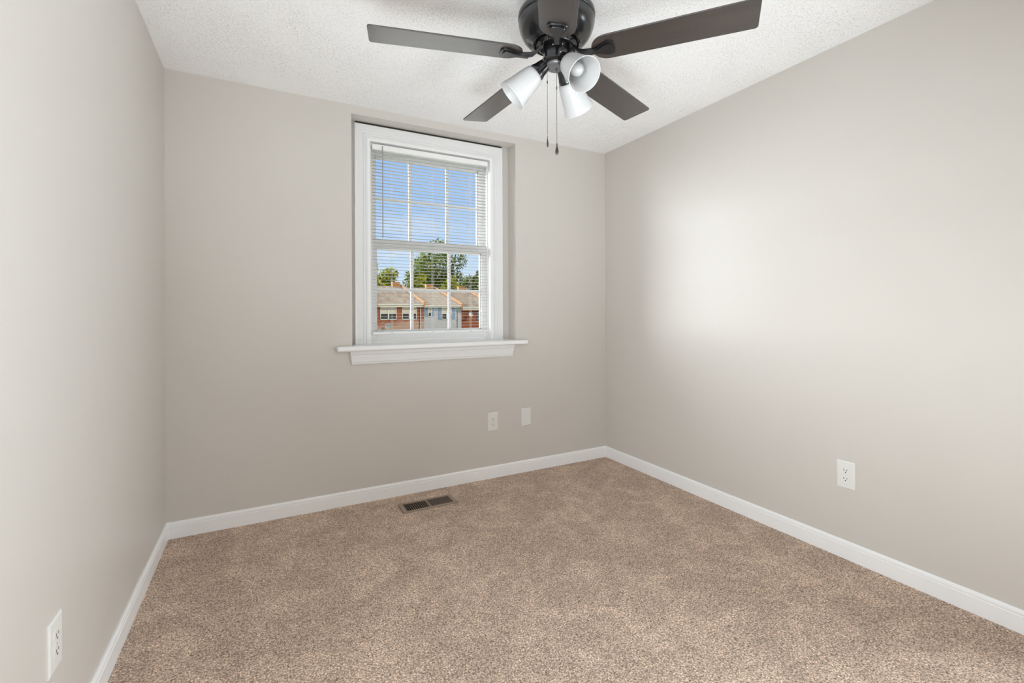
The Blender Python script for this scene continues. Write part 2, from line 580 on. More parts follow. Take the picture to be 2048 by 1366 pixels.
# jamb box and stops
bm = bmesh.new()
jx0, jx1 = CX - 0.426, CX + 0.426
for a in ((OX0, jx0, 0.109, 0.30, 0.945, OZ1), (jx1, OX1, 0.109, 0.30, 0.945, OZ1), (jx0, jx1, 0.109, 0.30, 2.277, OZ1),
          (jx0, jx0 + 0.010, 0.150, 0.165, 0.966, 2.277), (jx1 - 0.010, jx1, 0.150, 0.165, 0.966, 2.277),
          (jx0, jx1, 0.150, 0.195, 2.255, 2.277),
          (jx0, jx0 + 0.016, 0.198, 0.206, 0.966, 2.277), (jx1 - 0.016, jx1, 0.198, 0.206, 0.966, 2.277),
          (jx0, jx1, 0.160, 0.31, 0.945, 0.982)):
    bx(bm, *a)
mesh_obj('jamb', bm, M_VINYL, win)


def sash(name, y0, y1, z0, z1, gz0, gz1, gx, rail_note):
    """frame ring with glass and colonial grille"""
    bm = bmesh.new()
    x0, x1 = jx0 + 0.002, jx1 - 0.002
    gx0, gx1 = CX - gx, CX + gx
    for a in ((x0, gx0, y0, y1, z0, z1), (gx1, x1, y0, y1, z0, z1), (gx0, gx1, y0, y1, z0, gz0), (gx0, gx1, y0, y1, gz1, z1)):
        bx(bm, *a)
    # glazing bead
    e = 0.010
    for a in ((gx0, gx0 + e, y0 + 0.012, y1, gz0, gz1), (gx1 - e, gx1, y0 + 0.012, y1, gz0, gz1),
              (gx0, gx1, y0 + 0.012, y1, gz0, gz0 + e), (gx0, gx1, y0 + 0.012, y1, gz1 - e, gz1)):
        bx(bm, *a)
    s = mesh_obj(name, bm, M_VINYL, win)
    bevel(s, 0.002, 2)
    yc = y0 + 0.024
    bm = bmesh.new()
    bx(bm, gx0 + 0.004, gx1 - 0.004, yc + 0.006, yc + 0.009, gz0 + 0.004, gz1 - 0.004)
    mesh_obj('pane', bm, M_GLASS, s)
    bm = bmesh.new()
    zm = (gz0 + gz1) / 2
    for xc in (CX + 0.002 - 0.136, CX + 0.002 + 0.136):
        bx(bm, xc - 0.0105, xc + 0.0105, yc - 0.004, yc + 0.004, gz0, gz1)
    bx(bm, gx0, gx1, yc - 0.0042, yc + 0.0042, zm - 0.0095, zm + 0.0095)
    mesh_obj('grille', bm, M_VINYL, s)
    return s


low = sash('lower_sash', 0.166, 0.197, 0.984, 1.652, 1.043, 1.600, 0.382, '')
up = sash('upper_sash', 0.207, 0.238, 1.612, 2.272, 1.656, 2.214, 0.378, '')
for xc in (1.238, 1.735):
    bm = bmesh.new()
    bx(bm, xc - 0.028, xc + 0.028, 0.170, 0.190, 1.652, 1.660)
    k = mesh_obj('sash_latch', bm, M_VINYL, low)
    bevel(k, 0.004, 2)
# stool and apron
bm = bmesh.new()
sx0, sx1, sy = 0.835, 2.140, -0.058
out = [(sx0, 0, 0.935), (sx0, sy, 0.935), (sx1, sy, 0.935), (sx1, 0, 0.935), (RX1 - 0.001, 0, 0.935), (RX1 - 0.001, RD, 0.935),
       (jx1, RD, 0.935), (jx1, 0.166, 0.935), (jx0, 0.166, 0.935), (jx0, RD, 0.935), (RX0 + 0.001, RD, 0.935), (RX0 + 0.001, 0, 0.935)]
prism(bm, out, (0, 0, 0.031))
st = mesh_obj('stool', bm, M_TRIM, win, smooth=True)
bevel(st, 0.011, 4, 60)
bm = bmesh.new()
AP = [(0.0, 0.852), (0.010, 0.852), (0.0115, 0.858), (0.0115, 0.862), (0.014, 0.866), (0.017, 0.900), (0.0155, 0.905), (0.0155, 0.909),
      (0.020, 0.913), (0.021, 0.928), (0.020, 0.935), (0.0, 0.935)]
vl, vr = [], []
for d_, z in AP:
    k = (0.935 - z) / 0.083
    vl.append(bm.verts.new((0.913 + 0.012 * k, -d_, z)))
    vr.append(bm.verts.new((2.045 - 0.012 * k, -d_, z)))
for i in range(len(AP)):
    j = (i + 1) % len(AP)
    bm.faces.new((vl[i], vr[i], vr[j], vl[j]))
bm.faces.new(vl); bm.faces.new(list(reversed(vr)))
mesh_obj('apron', bm, M_CASE, win)

# ------------------------------------------------------------------ blind
bl = empty('window_blind', (CX, 0.13, 2.27), 'white horizontal mini blind hanging open inside the window frame', 'blind')
BX0, BX1, BY = CX - 0.4115, CX + 0.4115, 0.131
bm = bmesh.new()
for a in ((BX0, BX1, BY - 0.014, BY + 0.014, 2.232, 2.236), (BX0, BX1, BY - 0.0145, BY - 0.0125, 2.234, 2.262),
          (BX0, BX1, BY + 0.0125, BY + 0.0145, 2.234, 2.262), (BX0, BX1, BY - 0.0165, BY - 0.012, 2.259, 2.264),
          (BX0, BX0 + 0.002, BY - 0.014, BY + 0.014, 2.234, 2.262), (BX1 - 0.002, BX1, BY - 0.014, BY + 0.014, 2.234, 2.262)):
    bx(bm, *a)
mesh_obj('headrail', bm, M_VINYL, bl)
bm = bmesh.new()
PITCH, ztop, nsl = 0.02195, 2.2165, 54
for k in range(nsl):
    z = ztop - k * PITCH
    if z < 1.049:
        break
    prof = []
    for s in range(7):
        u = -1 + s / 3.0
        prof.append((u * 0.0125, 0.0017 * (1 - u * u)))
    a = [[bm.verts.new((x, BY + u, z + h)) for u, h in prof] for x in (BX0 + 0.002, BX1 - 0.002)]
    b = [[bm.verts.new((x, BY + u, z + h - 0.0004)) for u, h in prof] for x in (BX0 + 0.002, BX1 - 0.002)]
    for i in range(6):
        bm.faces.new((a[0][i], a[1][i], a[1][i + 1], a[0][i + 1]))
        bm.faces.new((b[0][i + 1], b[1][i + 1], b[1][i], b[0][i]))
    for i in (0, 6):
        bm.faces.new((a[0][i], b[0][i], b[1][i], a[1][i]))
slats = mesh_obj('slats', bm, M_SLAT, bl, smooth=True)
bm = bmesh.new()
bx(bm, BX0 + 0.001, BX1 - 0.001, BY - 0.0115, BY + 0.0115, 1.0265, 1.0405)
rail = mesh_obj('bottom_rail', bm, M_VINYL, bl)
bevel(rail, 0.003, 2)
for xc in (1.199, 1.4795, 1.760):
    bm = bmesh.new()
    for dy in (-0.0137, 0.0137):
        tube(bm, [(xc, BY + dy, 2.236), (xc, BY + dy, 1.0405)], 0.00055, 6)
    tube(bm, [(xc + 0.006, BY - 0.0137, 2.236), (xc + 0.006, BY - 0.0137, 1.0405)], 0.0005, 6)
    mesh_obj('ladder_cord', bm, M_CORD, bl)
    bm = bmesh.new()
    bx(bm, xc - 0.004, xc + 0.004, BY - 0.0175, BY - 0.012, 2.262, 2.266)
    mesh_obj('cord_guide', bm, M_CORD, bl)
    bm = bmesh.new()
    bx(bm, xc - 0.008, xc + 0.008, BY - 0.0135, BY - 0.0112, 1.030, 1.036)
    mesh_obj('cord_plug', bm, M_CORD, bl)
bm = bmesh.new()
tube(bm, [(1.139, BY - 0.022, 2.252), (1.139, BY - 0.024, 2.238), (1.139, BY - 0.026, 2.0), (1.139, BY - 0.026, 1.655)],
     [0.0022, 0.0034, 0.0034, 0.0036], 6)
bx(bm, 1.136, 1.142, BY - 0.023, BY - 0.013, 2.250, 2.254)
wd = mesh_obj('tilt_wand', bm, M_WAND, bl)
wd['label'] = 'grey see-through wand'

# ------------------------------------------------------------------ ceiling fan
FX, FY = 1.452, -1.476
fan = empty('ceiling_fan', (FX, FY, H), 'black five blade ceiling fan with three frosted lamp shades', 'ceiling fan')
T = Matrix.Translation((FX, FY, 0))
bm = bmesh.new()
lathe(bm, [(0.0, 2.44), (0.085, 2.44), (0.090, 2.425), (0.096, 2.385), (0.118, 2.342), (0.140, 2.318), (0.1455, 2.309), (0.147, 2.302),
           (0.147, 2.291), (0.1455, 2.2875), (0.1430, 2.286), (0.1430, 2.283), (0.1452, 2.281), (0.1450, 2.272), (0.1420, 2.258),
           (0.1360, 2.240), (0.1270, 2.224), (0.1160, 2.211), (0.1040, 2.2025), (0.0945, 2.1985), (0.0925, 2.1955), (0.0895, 2.1945),
           (0.0870, 2.1965), (0.0855, 2.205), (0.0, 2.205)], 96, T)
mesh_obj('motor_housing', bm, M_FAN, fan, smooth=True)
bm = bmesh.new()
lathe(bm, [(0.0, 2.204), (0.079, 2.204), (0.080, 2.198), (0.078, 2.191), (0.070, 2.189), (0.066, 2.184), (0.052, 2.183), (0.0, 2.183)], 72, T)
for k in range(5):                     # cooling perforations and screws between the arms
    a0 = 2.892 - k * 2 * math.pi / 5 + math.pi / 5
    for (rr, da) in ((0.058, 0.0), (0.058, 0.13), (0.058, -0.13), (0.066, 0.07), (0.066, -0.07), (0.066, 0.2), (0.066, -0.2), (0.073, 0), (0.073, 0.12)):
        c = Matrix.Translation((FX + rr * math.cos(a0 + da), FY + rr * math.sin(a0 + da), 2.1865 if rr < 0.067 else 2.190))
        lathe(bm, [(0.0, -0.0022), (0.0018, -0.0016), (0.0026, 0.0)], 8, c, 1)
mesh_obj('flywheel', bm, [M_FANB, M_GREYM], fan, smooth=True)
bm = bmesh.new()
lathe(bm, [(0.0, 2.184), (0.050, 2.184), (0.0515, 2.181), (0.0515, 2.134), (0.053, 2.1325), (0.0575, 2.131), (0.0585, 2.127), (0.0575, 2.1225),
           (0.052, 2.119), (0.046, 2.1175), (0.0, 2.1175)], 72, T)
sw = mesh_obj('switch_housing', bm, M_FAN, fan, smooth=True)
for a_, z_ in ((R(253), 2.140), (R(222), 2.170), (R(262), 2.1715)):
    bm = bmesh.new()
    c = Matrix.Translation((FX, FY, z_)) @ Matrix.Rotation(a_, 4, 'Z') @ Matrix.Translation((0.0515, 0, 0)) @ Matrix.Rotation(R(90), 4, 'Y')
    lathe(bm, [(0.0028, 0.0), (0.0026, 0.0012), (0.0, 0.0018)], 12, c)
    mesh_obj('screw', bm, M_CHROME, sw, smooth=True)
bm = bmesh.new()
c = Matrix.Translation((FX, FY, 2.158)) @ Matrix.Rotation(R(261), 4, 'Z')
vs = bx(bm, 0.050, 0.0535, -0.0035, 0.0035, -0.006, 0.006)
bmesh.ops.transform(bm, matrix=c, verts=bm.verts)
mesh_obj('reverse_switch', bm, M_SLOT, sw)
bm = bmesh.new()
lathe(bm, [(0.0, 2.1185), (0.043, 2.1185), (0.0435, 2.115), (0.042, 2.110), (0.038, 2.106), (0.030, 2.1045), (0.0, 2.104)], 64, T)
cup = mesh_obj('light_kit_cap', bm, M_GREYM, fan, smooth=True)

PITCH_B = 0.147
ZB = 2.147
TH0 = 2.892


def blade_frame(k):
    a = TH0 - k * 2 * math.pi / 5
    # local x along the blade, local y across it, tilted about x
    return Matrix.Translation((FX, FY, ZB)) @ Matrix.Rotation(a, 4, 'Z') @ Matrix.Rotation(-PITCH_B, 4, 'X'), a


def blade_outline():
    pts = []
    r0, r1, wr, wt, rc = 0.136, 0.693, 0.0635, 0.0685, 0.012
    for i in range(17):                # rounded root
        t = math.pi / 2 + math.pi * i / 16
        pts.append((r0 + 0.062 + 0.062 * math.cos(t), wr * math.sin(t)))
    for i in range(5):
        t = -math.pi / 2 + (math.pi / 2) * i / 4
        pts.append((r1 - rc + rc * math.cos(t), -wt + rc + rc * math.sin(t)))
    for i in range(5):
        t = (math.pi / 2) * i / 4
        pts.append((r1 - rc + rc * math.cos(t), wt - rc + rc * math.sin(t)))
    return pts


def spade_outline(s=1.0, r_end=0.222):
    """half outline mirrored: thin arm flaring to a shield"""
    up = [(0.112, 0.0095), (0.135, 0.0100), (0.150, 0.0120), (0.162, 0.0165), (0.174, 0.0235), (0.186, 0.0305), (0.197, 0.0350),
          (0.206, 0.0365), (0.213, 0.0350), (0.218, 0.0305), (0.2205, 0.0220), (0.222, 0.0100)]
    c = 0.178
    up = [(c + (x - c) * (1 if x < c else s) + 0, y * (s if x > 0.14 else 1)) for x, y in up]
    return up + [(x, -y) for x, y in reversed(up)]


blade_me = None
iron_me = None
for k in range(5):
    mtx, a = blade_frame(k)
    if blade_me is None:
        bm = bmesh.new()
        pts = blade_outline()
        prism(bm, [(x, y, -0.0030) for x, y in pts], (0, 0, 0.0060))
        bmesh.ops.recalc_face_normals(bm, faces=bm.faces)
        blade_me = bpy.data.meshes.new('blade')
        bm.to_mesh(blade_me); bm.free()
        blade_me.materials.append(M_BLADE)
        bm = bmesh.new()
        # shield under the blade, in two steps, then the arm rising to the flywheel
        prism(bm, [(x, y, -0.0095) for x, y in spade_outline(1.0)], (0, 0, 0.0065))
        prism(bm, [(x, y, -0.0150) for x, y in spade_outline(0.78)], (0, 0, 0.0058))
        arm = [(0.058, 0.030, 0.012), (0.070, 0.026, 0.0105), (0.080, 0.014, 0.0095), (0.092, 0.004, 0.0090), (0.108, -0.001, 0.0090),
               (0.125, -0.0035, 0.0095), (0.145, -0.0055, 0.0105)]
        prev = None
        for (x, z, hw) in arm:
            ring = [bm.verts.new(p) for p in ((x, -hw, z - 0.009), (x, hw, z - 0.009), (x, hw, z + 0.006), (x, -hw, z + 0.006))]
            if prev:
                for i in range(4):
                    bm.faces.new((prev[i], prev[(i + 1) % 4], ring[(i + 1) % 4], ring[i]))
            else:
                bm.faces.new(list(reversed(ring)))
            prev = ring
        bm.faces.new(prev)
        bmesh.ops.recalc_face_normals(bm, faces=bm.faces)
        iron_me = bpy.data.meshes.new('blade_iron')
        bm.to_mesh(iron_me); bm.free()
        iron_me.materials.append(M_FAN)
    for nm, me in (('blade', blade_me), ('blade_iron', iron_me)):
        o = link(nm, me, fan)
        o.matrix_local = Matrix.Translation((-FX, -FY, -H)) @ mtx
        bevel(o, 0.0012 if nm == 'blade' else 0.0014, 2)

# three lamp arms: socket, bell shade, bulb
for az in (271, 149, 25):
    a = R(az)
    er = Vector((math.cos(a), math.sin(a), 0))
    axis = (er * 0.742 + Vector((0, 0, -0.670))).normalized()
    q = axis.to_track_quat('Z', 'Y').to_matrix().to_4x4()
    p0 = Vector((FX, FY, 2.128)) + er * 0.036
    mt = Matrix.Translation(p0) @ q
    bm = bmesh.new()
    lathe(bm, [(0.0, -0.004), (0.0215, -0.004), (0.0225, 0.010), (0.0250, 0.018), (0.0262, 0.026), (0.0300, 0.044), (0.0330, 0.050),
               (0.0340, 0.062), (0.0325, 0.066), (0.0, 0.066)], 40, mt)
    so = mesh_obj('lamp_socket', bm, M_FAN, fan, smooth=True)
    bm = bmesh.new()
    prof = [(0.0325, 0.0605), (0.0375, 0.0635), (0.0408, 0.072), (0.0432, 0.085), (0.0462, 0.102), (0.0492, 0.122), (0.0526, 0.144),
            (0.0566, 0.164), (0.0602, 0.177), (0.0622, 0.183)]
    inner = [(r - 0.0028, z) for r, z in reversed(prof)]
    lathe(bm, prof + [(0.0618, 0.1848), (0.0602, 0.1850)] + inner, 64, mt, close=True)
    sh = mesh_obj('lamp_shade', bm, M_FROST, fan, smooth=True)
    bm = bmesh.new()
    lathe(bm, [(0.0, 0.066), (0.012, 0.067), (0.0125, 0.082), (0.0165, 0.092), (0.0215, 0.104), (0.0245, 0.118), (0.0240, 0.130),
               (0.0195, 0.142), (0.0110, 0.149), (0.0, 0.151)], 32, mt)
    mesh_obj('bulb', bm, M_BULB, fan, smooth=True)

# pull chains
for (px_, py_, ztop_, zf, n_conn, tw) in ((1.4205, -1.4590, 2.108, 1.848, 2.053, 70), (1.4520, -1.4760, 2.104, 1.819, 2.030, -12)):
    bm = bmesh.new()
    z = ztop_
    while z > zf + 0.002:
        c = Matrix.Translation((px_, py_, z))
        r = 0.0013
        lathe(bm, [(0, -r), (r * 0.8, -r * 0.6), (r, 0), (r * 0.8, r * 0.6), (0, r)], 6, c)
        z -= 0.0034
    tube(bm, [(px_, py_, ztop_), (px_, py_, zf)], 0.0004, 5)
    lathe(bm, [(0, -0.006), (0.0019, -0.005), (0.0023, 0), (0.0019, 0.005), (0, 0.006)], 10, Matrix.Translation((px_, py_, n_conn)))
    lathe(bm, [(0.0, 0.004), (0.003, 0.003), (0.0045, -0.003), (0.0045, -0.010), (0.0028, -0.013), (0.0, -0.013)], 14,
          Matrix.Translation((px_, py_, ztop_ + 0.008)))
    ch = mesh_obj('pull_chain', bm, M_CHAIN, fan)
    bm = bmesh.new()
    prof = []
    L = 0.046
    fb = [(0.0, 0.0), (0.05, 0.0016), (0.12, 0.0024), (0.20, 0.0020), (0.30, 0.0026), (0.45, 0.0044), (0.62, 0.0060), (0.78, 0.0066),
          (0.90, 0.0056), (0.97, 0.0034), (1.0, 0.0)]
    lathe(bm, [(r, -t * L) for t, r in fb], 20)
    bmesh.ops.scale(bm, vec=(1.0, 0.5, 1.0), verts=bm.verts)
    bmesh.ops.transform(bm, matrix=Matrix.Translation((px_, py_, zf + 0.001)) @ Matrix.Rotation(R(tw) - YAW, 4, 'Z'), verts=bm.verts)
    mesh_obj('fob', bm, M_FOB, ch, smooth=True)


# ------------------------------------------------------------------ outlets and blank plate
def plate_mesh(wd, ht):
    """bevelled cover plate facing -y, centred, back on y = 0"""
    bm = bmesh.new()
    a = [(-wd / 2, 0, -ht / 2), (wd / 2, 0, -ht / 2), (wd / 2, 0, ht / 2), (-wd / 2, 0, ht / 2)]
    def ring(ins, y):
        return [bm.verts.new((x - math.copysign(ins, x), y, z - math.copysign(ins, z))) for x, _, z in a]
    rs = [ring(0, 0), ring(0, -0.0026), ring(0.0012, -0.0044), ring(0.0045, -0.0062)]
    for r0, r1 in zip(rs, rs[1:]):
        for i in range(4):
            bm.faces.new((r0[i], r0[(i + 1) % 4], r1[(i + 1) % 4], r1[i]))
    bm.faces.new(rs[-1]); bm.faces.new(list(reversed(rs[0])))
    return bm


def screw_bm(z):
    bm = bmesh.new()
    c = Matrix.Translation((0, -0.0060, z)) @ Matrix.Rotation(R(90), 4, 'X')
    lathe(bm, [(0.0034, 0.0), (0.0030, 0.0010), (0.0, 0.0013)], 16, c)
    bx(bm, -0.0028, 0.0028, -0.0076, -0.0071, z - 0.0004, z + 0.0004, 1)
    return bm


def recep_bm(zc):
    bm = bmesh.new()
    pts = []
    for i in range(40):
        t = 2 * math.pi * i / 40
        x, z = 0.0172 * math.cos(t), 0.0172 * math.sin(t)
        pts.append((x, -0.0058, zc + max(-0.0142, min(0.0142, z))))
    prism(bm, pts, (0, -0.0024, 0))
    y0, y1 = -0.0086, -0.0080
    bx(bm, -0.0078, -0.0054, y0, y1, zc - 0.0010, zc + 0.0078, 1)
    bx(bm, 0.0054, 0.0078, y0, y1, zc + 0.0002, zc + 0.0070, 1)
    c = Matrix.Translation((0, -0.0080, zc - 0.0068)) @ Matrix.Rotation(R(90), 4, 'X')
    lathe(bm, [(0.0026, 0.0), (0.0026, 0.0006), (0.0, 0.0006)], 14, c, 1)
    return bm


def local_obj(name, bm, mats, parent, smooth=False):
    bmesh.ops.recalc_face_normals(bm, faces=bm.faces)
    me = bpy.data.meshes.new(name)
    bm.to_mesh(me); bm.free()
    for m in (mats if isinstance(mats, (list, tuple)) else [mats]):
        me.materials.append(m)
    if smooth:
        me.polygons.foreach_set('use_smooth', [True] * len(me.polygons))
        me.set_sharp_from_angle(angle=R(38))
    return link(name, me, parent)


outlet = empty('wall_outlet', (1.876, 0, 0.3955), 'white duplex outlet under the window, left of the blank plate', 'outlet', 'wall outlets')
local_obj('cover_plate', plate_mesh(0.0785, 0.128), M_PLATE, outlet)
for zc in (0.0195, -0.0195):
    local_obj('receptacle', recep_bm(zc), [M_RECEP, M_SLOT], outlet)
local_obj('screw', screw_bm(0.0), [M_PLATE, M_SLOT], outlet, True)


def copy_thing(src, loc, rz, label):
    c = src.copy(); COL.objects.link(c)
    c.location = loc; c.rotation_euler = (0, 0, rz); c['label'] = label
    for ch in src.children:
        d = ch.copy(); COL.objects.link(d); d.parent = c
    return c


copy_thing(outlet, (W, -1.7635, 0.3955), R(-90), 'white duplex outlet alone on the bright right wall')
copy_thing(outlet, (0, -1.4445, 0.3675), R(90), 'white duplex outlet on the left wall near the lower corner of the picture')
bp = empty('blank_wall_plate', (2.147, 0, 0.4000), 'blank white cover plate without sockets, right of the outlet under the window', 'wall plate')
local_obj('cover_plate', plate_mesh(0.0785, 0.128), M_PLATE, bp)
for zc in (0.048, -0.048):
    local_obj('screw', screw_bm(zc), [M_PLATE, M_SLOT], bp, True)

# ------------------------------------------------------------------ floor register
reg = empty('floor_register', (1.3335, -0.215, 0), 'brown steel heating register let into the carpet beside the baseboard', 'floor vent')
bm = bmesh.new()
vx0, vx1, vy0, vy1 = 1.166, 1.501, -0.288, -0.146
hx0, hx1, hy0, hy1 = 1.190, 1.479, -0.272, -0.166
for a in ((vx0, hx0, vy0, vy1), (hx1, vx1, vy0, vy1), (hx0, hx1, vy0, hy0), (hx0, hx1, hy1, vy1), (1.3305, 1.3385, hy0, hy1)):
    bx(bm, *a, 0.0, 0.0065)
fr_ = mesh_obj('frame', bm, M_REG, reg)
bevel(fr_, 0.0015, 2)
bm = bmesh.new()
bx(bm, vx0 - 0.001, vx1 + 0.005, vy0 + 0.006, vy1 + 0.004, 0.0002, 0.0008)
mesh_obj('duct_opening', bm, M_BLACK, reg)
for (a0, a1, lean) in ((hx0, 1.3305, -1), (1.3385, hx1, 1)):
    bm = bmesh.new()
    n = 11
    for i in range(n):
        x = a0 + (a1 - a0) * (i + 0.5) / n
        w_, t_ = (0.0006, 0.0005) if lean < 0 else (0.0026, 0.0008)
        prism(bm, [(x - w_ * 1.0, hy0, 0.0012 if lean > 0 else 0.0010), (x + w_ * 1.0, hy0, 0.0052), (x + w_ + t_, hy0, 0.0052), (x - w_ + t_, hy0, 0.0010)],
              (0, hy1 - hy0, 0))
    f_ = mesh_obj('fins', bm, M_REGF if lean > 0 else M_REG, reg)

# ------------------------------------------------------------------ outside: added street slab, houses, trees
GZ = -3.4
M_GROUND = simple('dry_lawn', (0.13, 0.15, 0.06), 0.95)
M_BOUNCE = simple('pale_bounce_concrete', (0.86, 0.85, 0.82), 0.9)  # slab added out of view, very pale to reflect light at the fan blades
bm = bmesh.new(); bx(bm, -150, 200, 0.45, 260, GZ - 0.5, GZ)
struct('ground', bm, M_GROUND, 'lawn at street level outside the window')
bm = bmesh.new(); bx(bm, -120, 160, 11.0, 46.0, GZ - 0.1, GZ + 0.05)
struct('street_ground', bm, M_BOUNCE, 'unseen concrete street slab, added extra pale to reflect light indoors')  # slab added out of view as a light reflector

M_BRICKA = brick('red_brick_paler_below', (0.27, 0.056, 0.012), (0.21, 0.042, 0.010), (0.20, 0.09, 0.045), (-0.12, -3.5, -2.5, (0.36, 0.26, 0.21)))  # brick colour turns paler towards the bottom
M_BRICKB = brick('red_brick', (0.22, 0.044, 0.010), (0.17, 0.034, 0.008), (0.17, 0.075, 0.035))
M_BRICKC = brick('orange_brick', (0.38, 0.180, 0.062), (0.32, 0.145, 0.05), (0.32, 0.20, 0.10))
M_SIDING = siding()
M_ROOFA = shingle('tan_brown_shingles', (0.115, 0.080, 0.052), (0.215, 0.170, 0.125))
M_ROOFB = shingle('pale_tan_shingles', (0.175, 0.137, 0.105), (0.215, 0.175, 0.138))
M_CREAM = simple('cream_painted_fascia', (0.52, 0.47, 0.38), 0.6)
M_WHITE = simple('white_painted_frame', (0.52, 0.52, 0.52), 0.5)
M_DARKW = simple('dark_house_window_glass', (0.035, 0.035, 0.030), 0.15)
M_BLIND = simple('cream_window_shade', (0.44, 0.40, 0.33), 0.7)
M_SHUT = simple('blue_painted_shutter', (0.115, 0.20, 0.33), 0.6)
M_NAVY = simple('navy_painted_shutter', (0.035, 0.05, 0.085), 0.6)
M_DISH = simple('pale_grey_dish', (0.42, 0.43, 0.43), 0.5)
M_DISHD = simple('blue_grey_dish_arm', (0.05, 0.11, 0.17), 0.5)

FYD, RYD, BYD = 58.0, 69.4, 80.8           # facade, ridge and rear of the row


def house(name, label, x0, x1, eave, fascia, ridge, wallm, roofm, fire_x):
    h = empty(name, ((x0 + x1) / 2, FYD, GZ), label, 'house')
    bm = bmesh.new()
    prism(bm, [(x0, FYD, GZ), (x0, FYD, eave - 0.05), (x0, RYD, ridge - 0.1), (x0, BYD, eave - 0.05), (x0, BYD, GZ)], (fire_x + 0.12 - x0, 0, 0))
    mesh_obj('wall', bm, wallm, h)
    bm = bmesh.new()
    prism(bm, [(x0, FYD - 0.45, eave - 0.12), (x0, FYD - 0.45, eave), (x0, RYD, ridge + 0.05), (x0, BYD + 0.45, eave), (x0, BYD + 0.45, eave - 0.12),
               (x0, RYD, ridge - 0.09)], (x1 - x0, 0, 0))
    mesh_obj('roof', bm, roofm, h)
    bm = bmesh.new()
    bx(bm, x0, x1, FYD - 0.44, FYD - 0.01, fascia, eave - 0.13)
    mesh_obj('fascia', bm, M_CREAM, h)
    bm = bmesh.new()
    bx(bm, x0, x1, FYD - 0.58, FYD - 0.45, eave - 0.16, eave - 0.03)
    tube(bm, [(x1 - 0.28, FYD - 0.50, eave - 0.12), (x1 - 0.28, FYD - 0.12, fascia - 0.15), (x1 - 0.28, FYD - 0.10, GZ + 0.1)], 0.055, 8)
    mesh_obj('gutter', bm, M_WHITE, h)
    # brick fire wall standing above the roof at the right hand end, and the chimney beside it
    bm = bmesh.new()
    up = 0.34
    prism(bm, [(fire_x - 0.13, FYD - 0.55, eave - 0.5), (fire_x - 0.13, FYD - 0.55, eave + up - 0.12), (fire_x - 0.13, RYD, ridge + up),
               (fire_x - 0.13, BYD, eave + up), (fire_x - 0.13, BYD, eave - 0.4), (fire_x - 0.13, RYD, ridge - 0.5)], (0.26, 0, 0))
    mesh_obj('fire_wall', bm, M_BRICKC, h)
    bm = bmesh.new()
    bx(bm, fire_x - 1.45, fire_x - 0.3, RYD - 0.35, RYD + 0.35, ridge - 0.6, ridge + 0.68)
    bx(bm, fire_x - 1.50, fire_x - 0.25, RYD - 0.40, RYD + 0.40, ridge + 0.52, ridge + 0.62)
    mesh_obj('chimney', bm, M_BRICKC, h)
    return h


def hwin(h, x0, x1, z0, z1, cols=2, shade=0.5):
    bm = bmesh.new()
    e = 0.11
    y0, y1 = FYD - 0.07, FYD + 0.02
    xs = [x0 + (x1 - x0) * i / cols for i in range(cols + 1)]
    for i, x in enumerate(xs):
        bx(bm, x - (0 if i == 0 else e * 0.7), x + (0 if i == cols else e * 0.7), y0, y1, z0, z1)
    bx(bm, x0, x1, y0, y1, z0, z0 + e); bx(bm, x0, x1, y0, y1, z1 - e, z1)
    bx(bm, x0, x1, y0 + 0.01, y1, (z0 + z1) / 2 - 0.04, (z0 + z1) / 2 + 0.04)
    f = mesh_obj('window', bm, M_WHITE, h)
    bm = bmesh.new()
    bx(bm, x0 + 0.03, x1 - 0.03, FYD - 0.025, FYD + 0.01, z0 + 0.03, z1 - 0.03)
    mesh_obj('pane', bm, M_DARKW, f)
    bm = bmesh.new()
    bx(bm, x0 + 0.05, x1 - 0.05, FYD - 0.035, FYD - 0.026, z1 - (z1 - z0) * shade, z1 - 0.05)
    mesh_obj('shade', bm, M_BLIND, f)
    return f


def shutter(h, x0, x1, z0, z1, m):
    bm = bmesh.new()
    bx(bm, x0, x1, FYD - 0.05, FYD + 0.01, z0, z1)
    for i in range(int((z1 - z0) / 0.12)):
        z = z0 + 0.06 + i * 0.12
        prism(bm, [(x0 + 0.05, FYD - 0.05, z), (x0 + 0.05, FYD - 0.075, z), (x0 + 0.05, FYD - 0.05, z + 0.09)], (x1 - x0 - 0.1, 0, 0))
    mesh_obj('shutter', bm, m, h)


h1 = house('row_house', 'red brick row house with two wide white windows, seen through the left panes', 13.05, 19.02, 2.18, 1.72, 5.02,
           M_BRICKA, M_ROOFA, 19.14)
hwin(h1, 13.45, 15.57, 0.06, 1.72, 2, 0.52)
hwin(h1, 16.30, 18.24, 0.06, 1.72, 2, 0.52)
bm = bmesh.new()
prism(bm, [(12.93, FYD - 0.55, 1.7), (12.93, FYD - 0.55, 2.5), (12.93, RYD, 5.5), (12.93, RYD, 4.5)], (0.24, 0, 0))
mesh_obj('fire_wall', bm, M_BRICKC, h1)
h2 = house('row_house', 'pale grey sided row house with blue shutters between the two brick houses', 19.27, 24.40, 2.01, 1.66, 4.80,
           M_SIDING, M_ROOFB, 24.53)
hwin(h2, 19.80, 20.30, 0.40, 1.66, 1, 0.45)
shutter(h2, 19.36, 19.77, 0.45, 1.66, M_SHUT); shutter(h2, 20.33, 20.66, 0.45, 1.66, M_SHUT)
hwin(h2, 21.75, 23.24, 0.0, 1.66, 2, 0.5)
shutter(h2, 21.28, 21.70, 0.0, 1.66, M_SHUT); shutter(h2, 23.29, 23.69, 0.0, 1.66, M_SHUT)
h3 = house('row_house', 'red brick row house with a round dish on its wall, seen through the right panes', 24.66, 29.90, 1.72, 1.28, 4.56,
           M_BRICKB, M_ROOFA, 30.03)
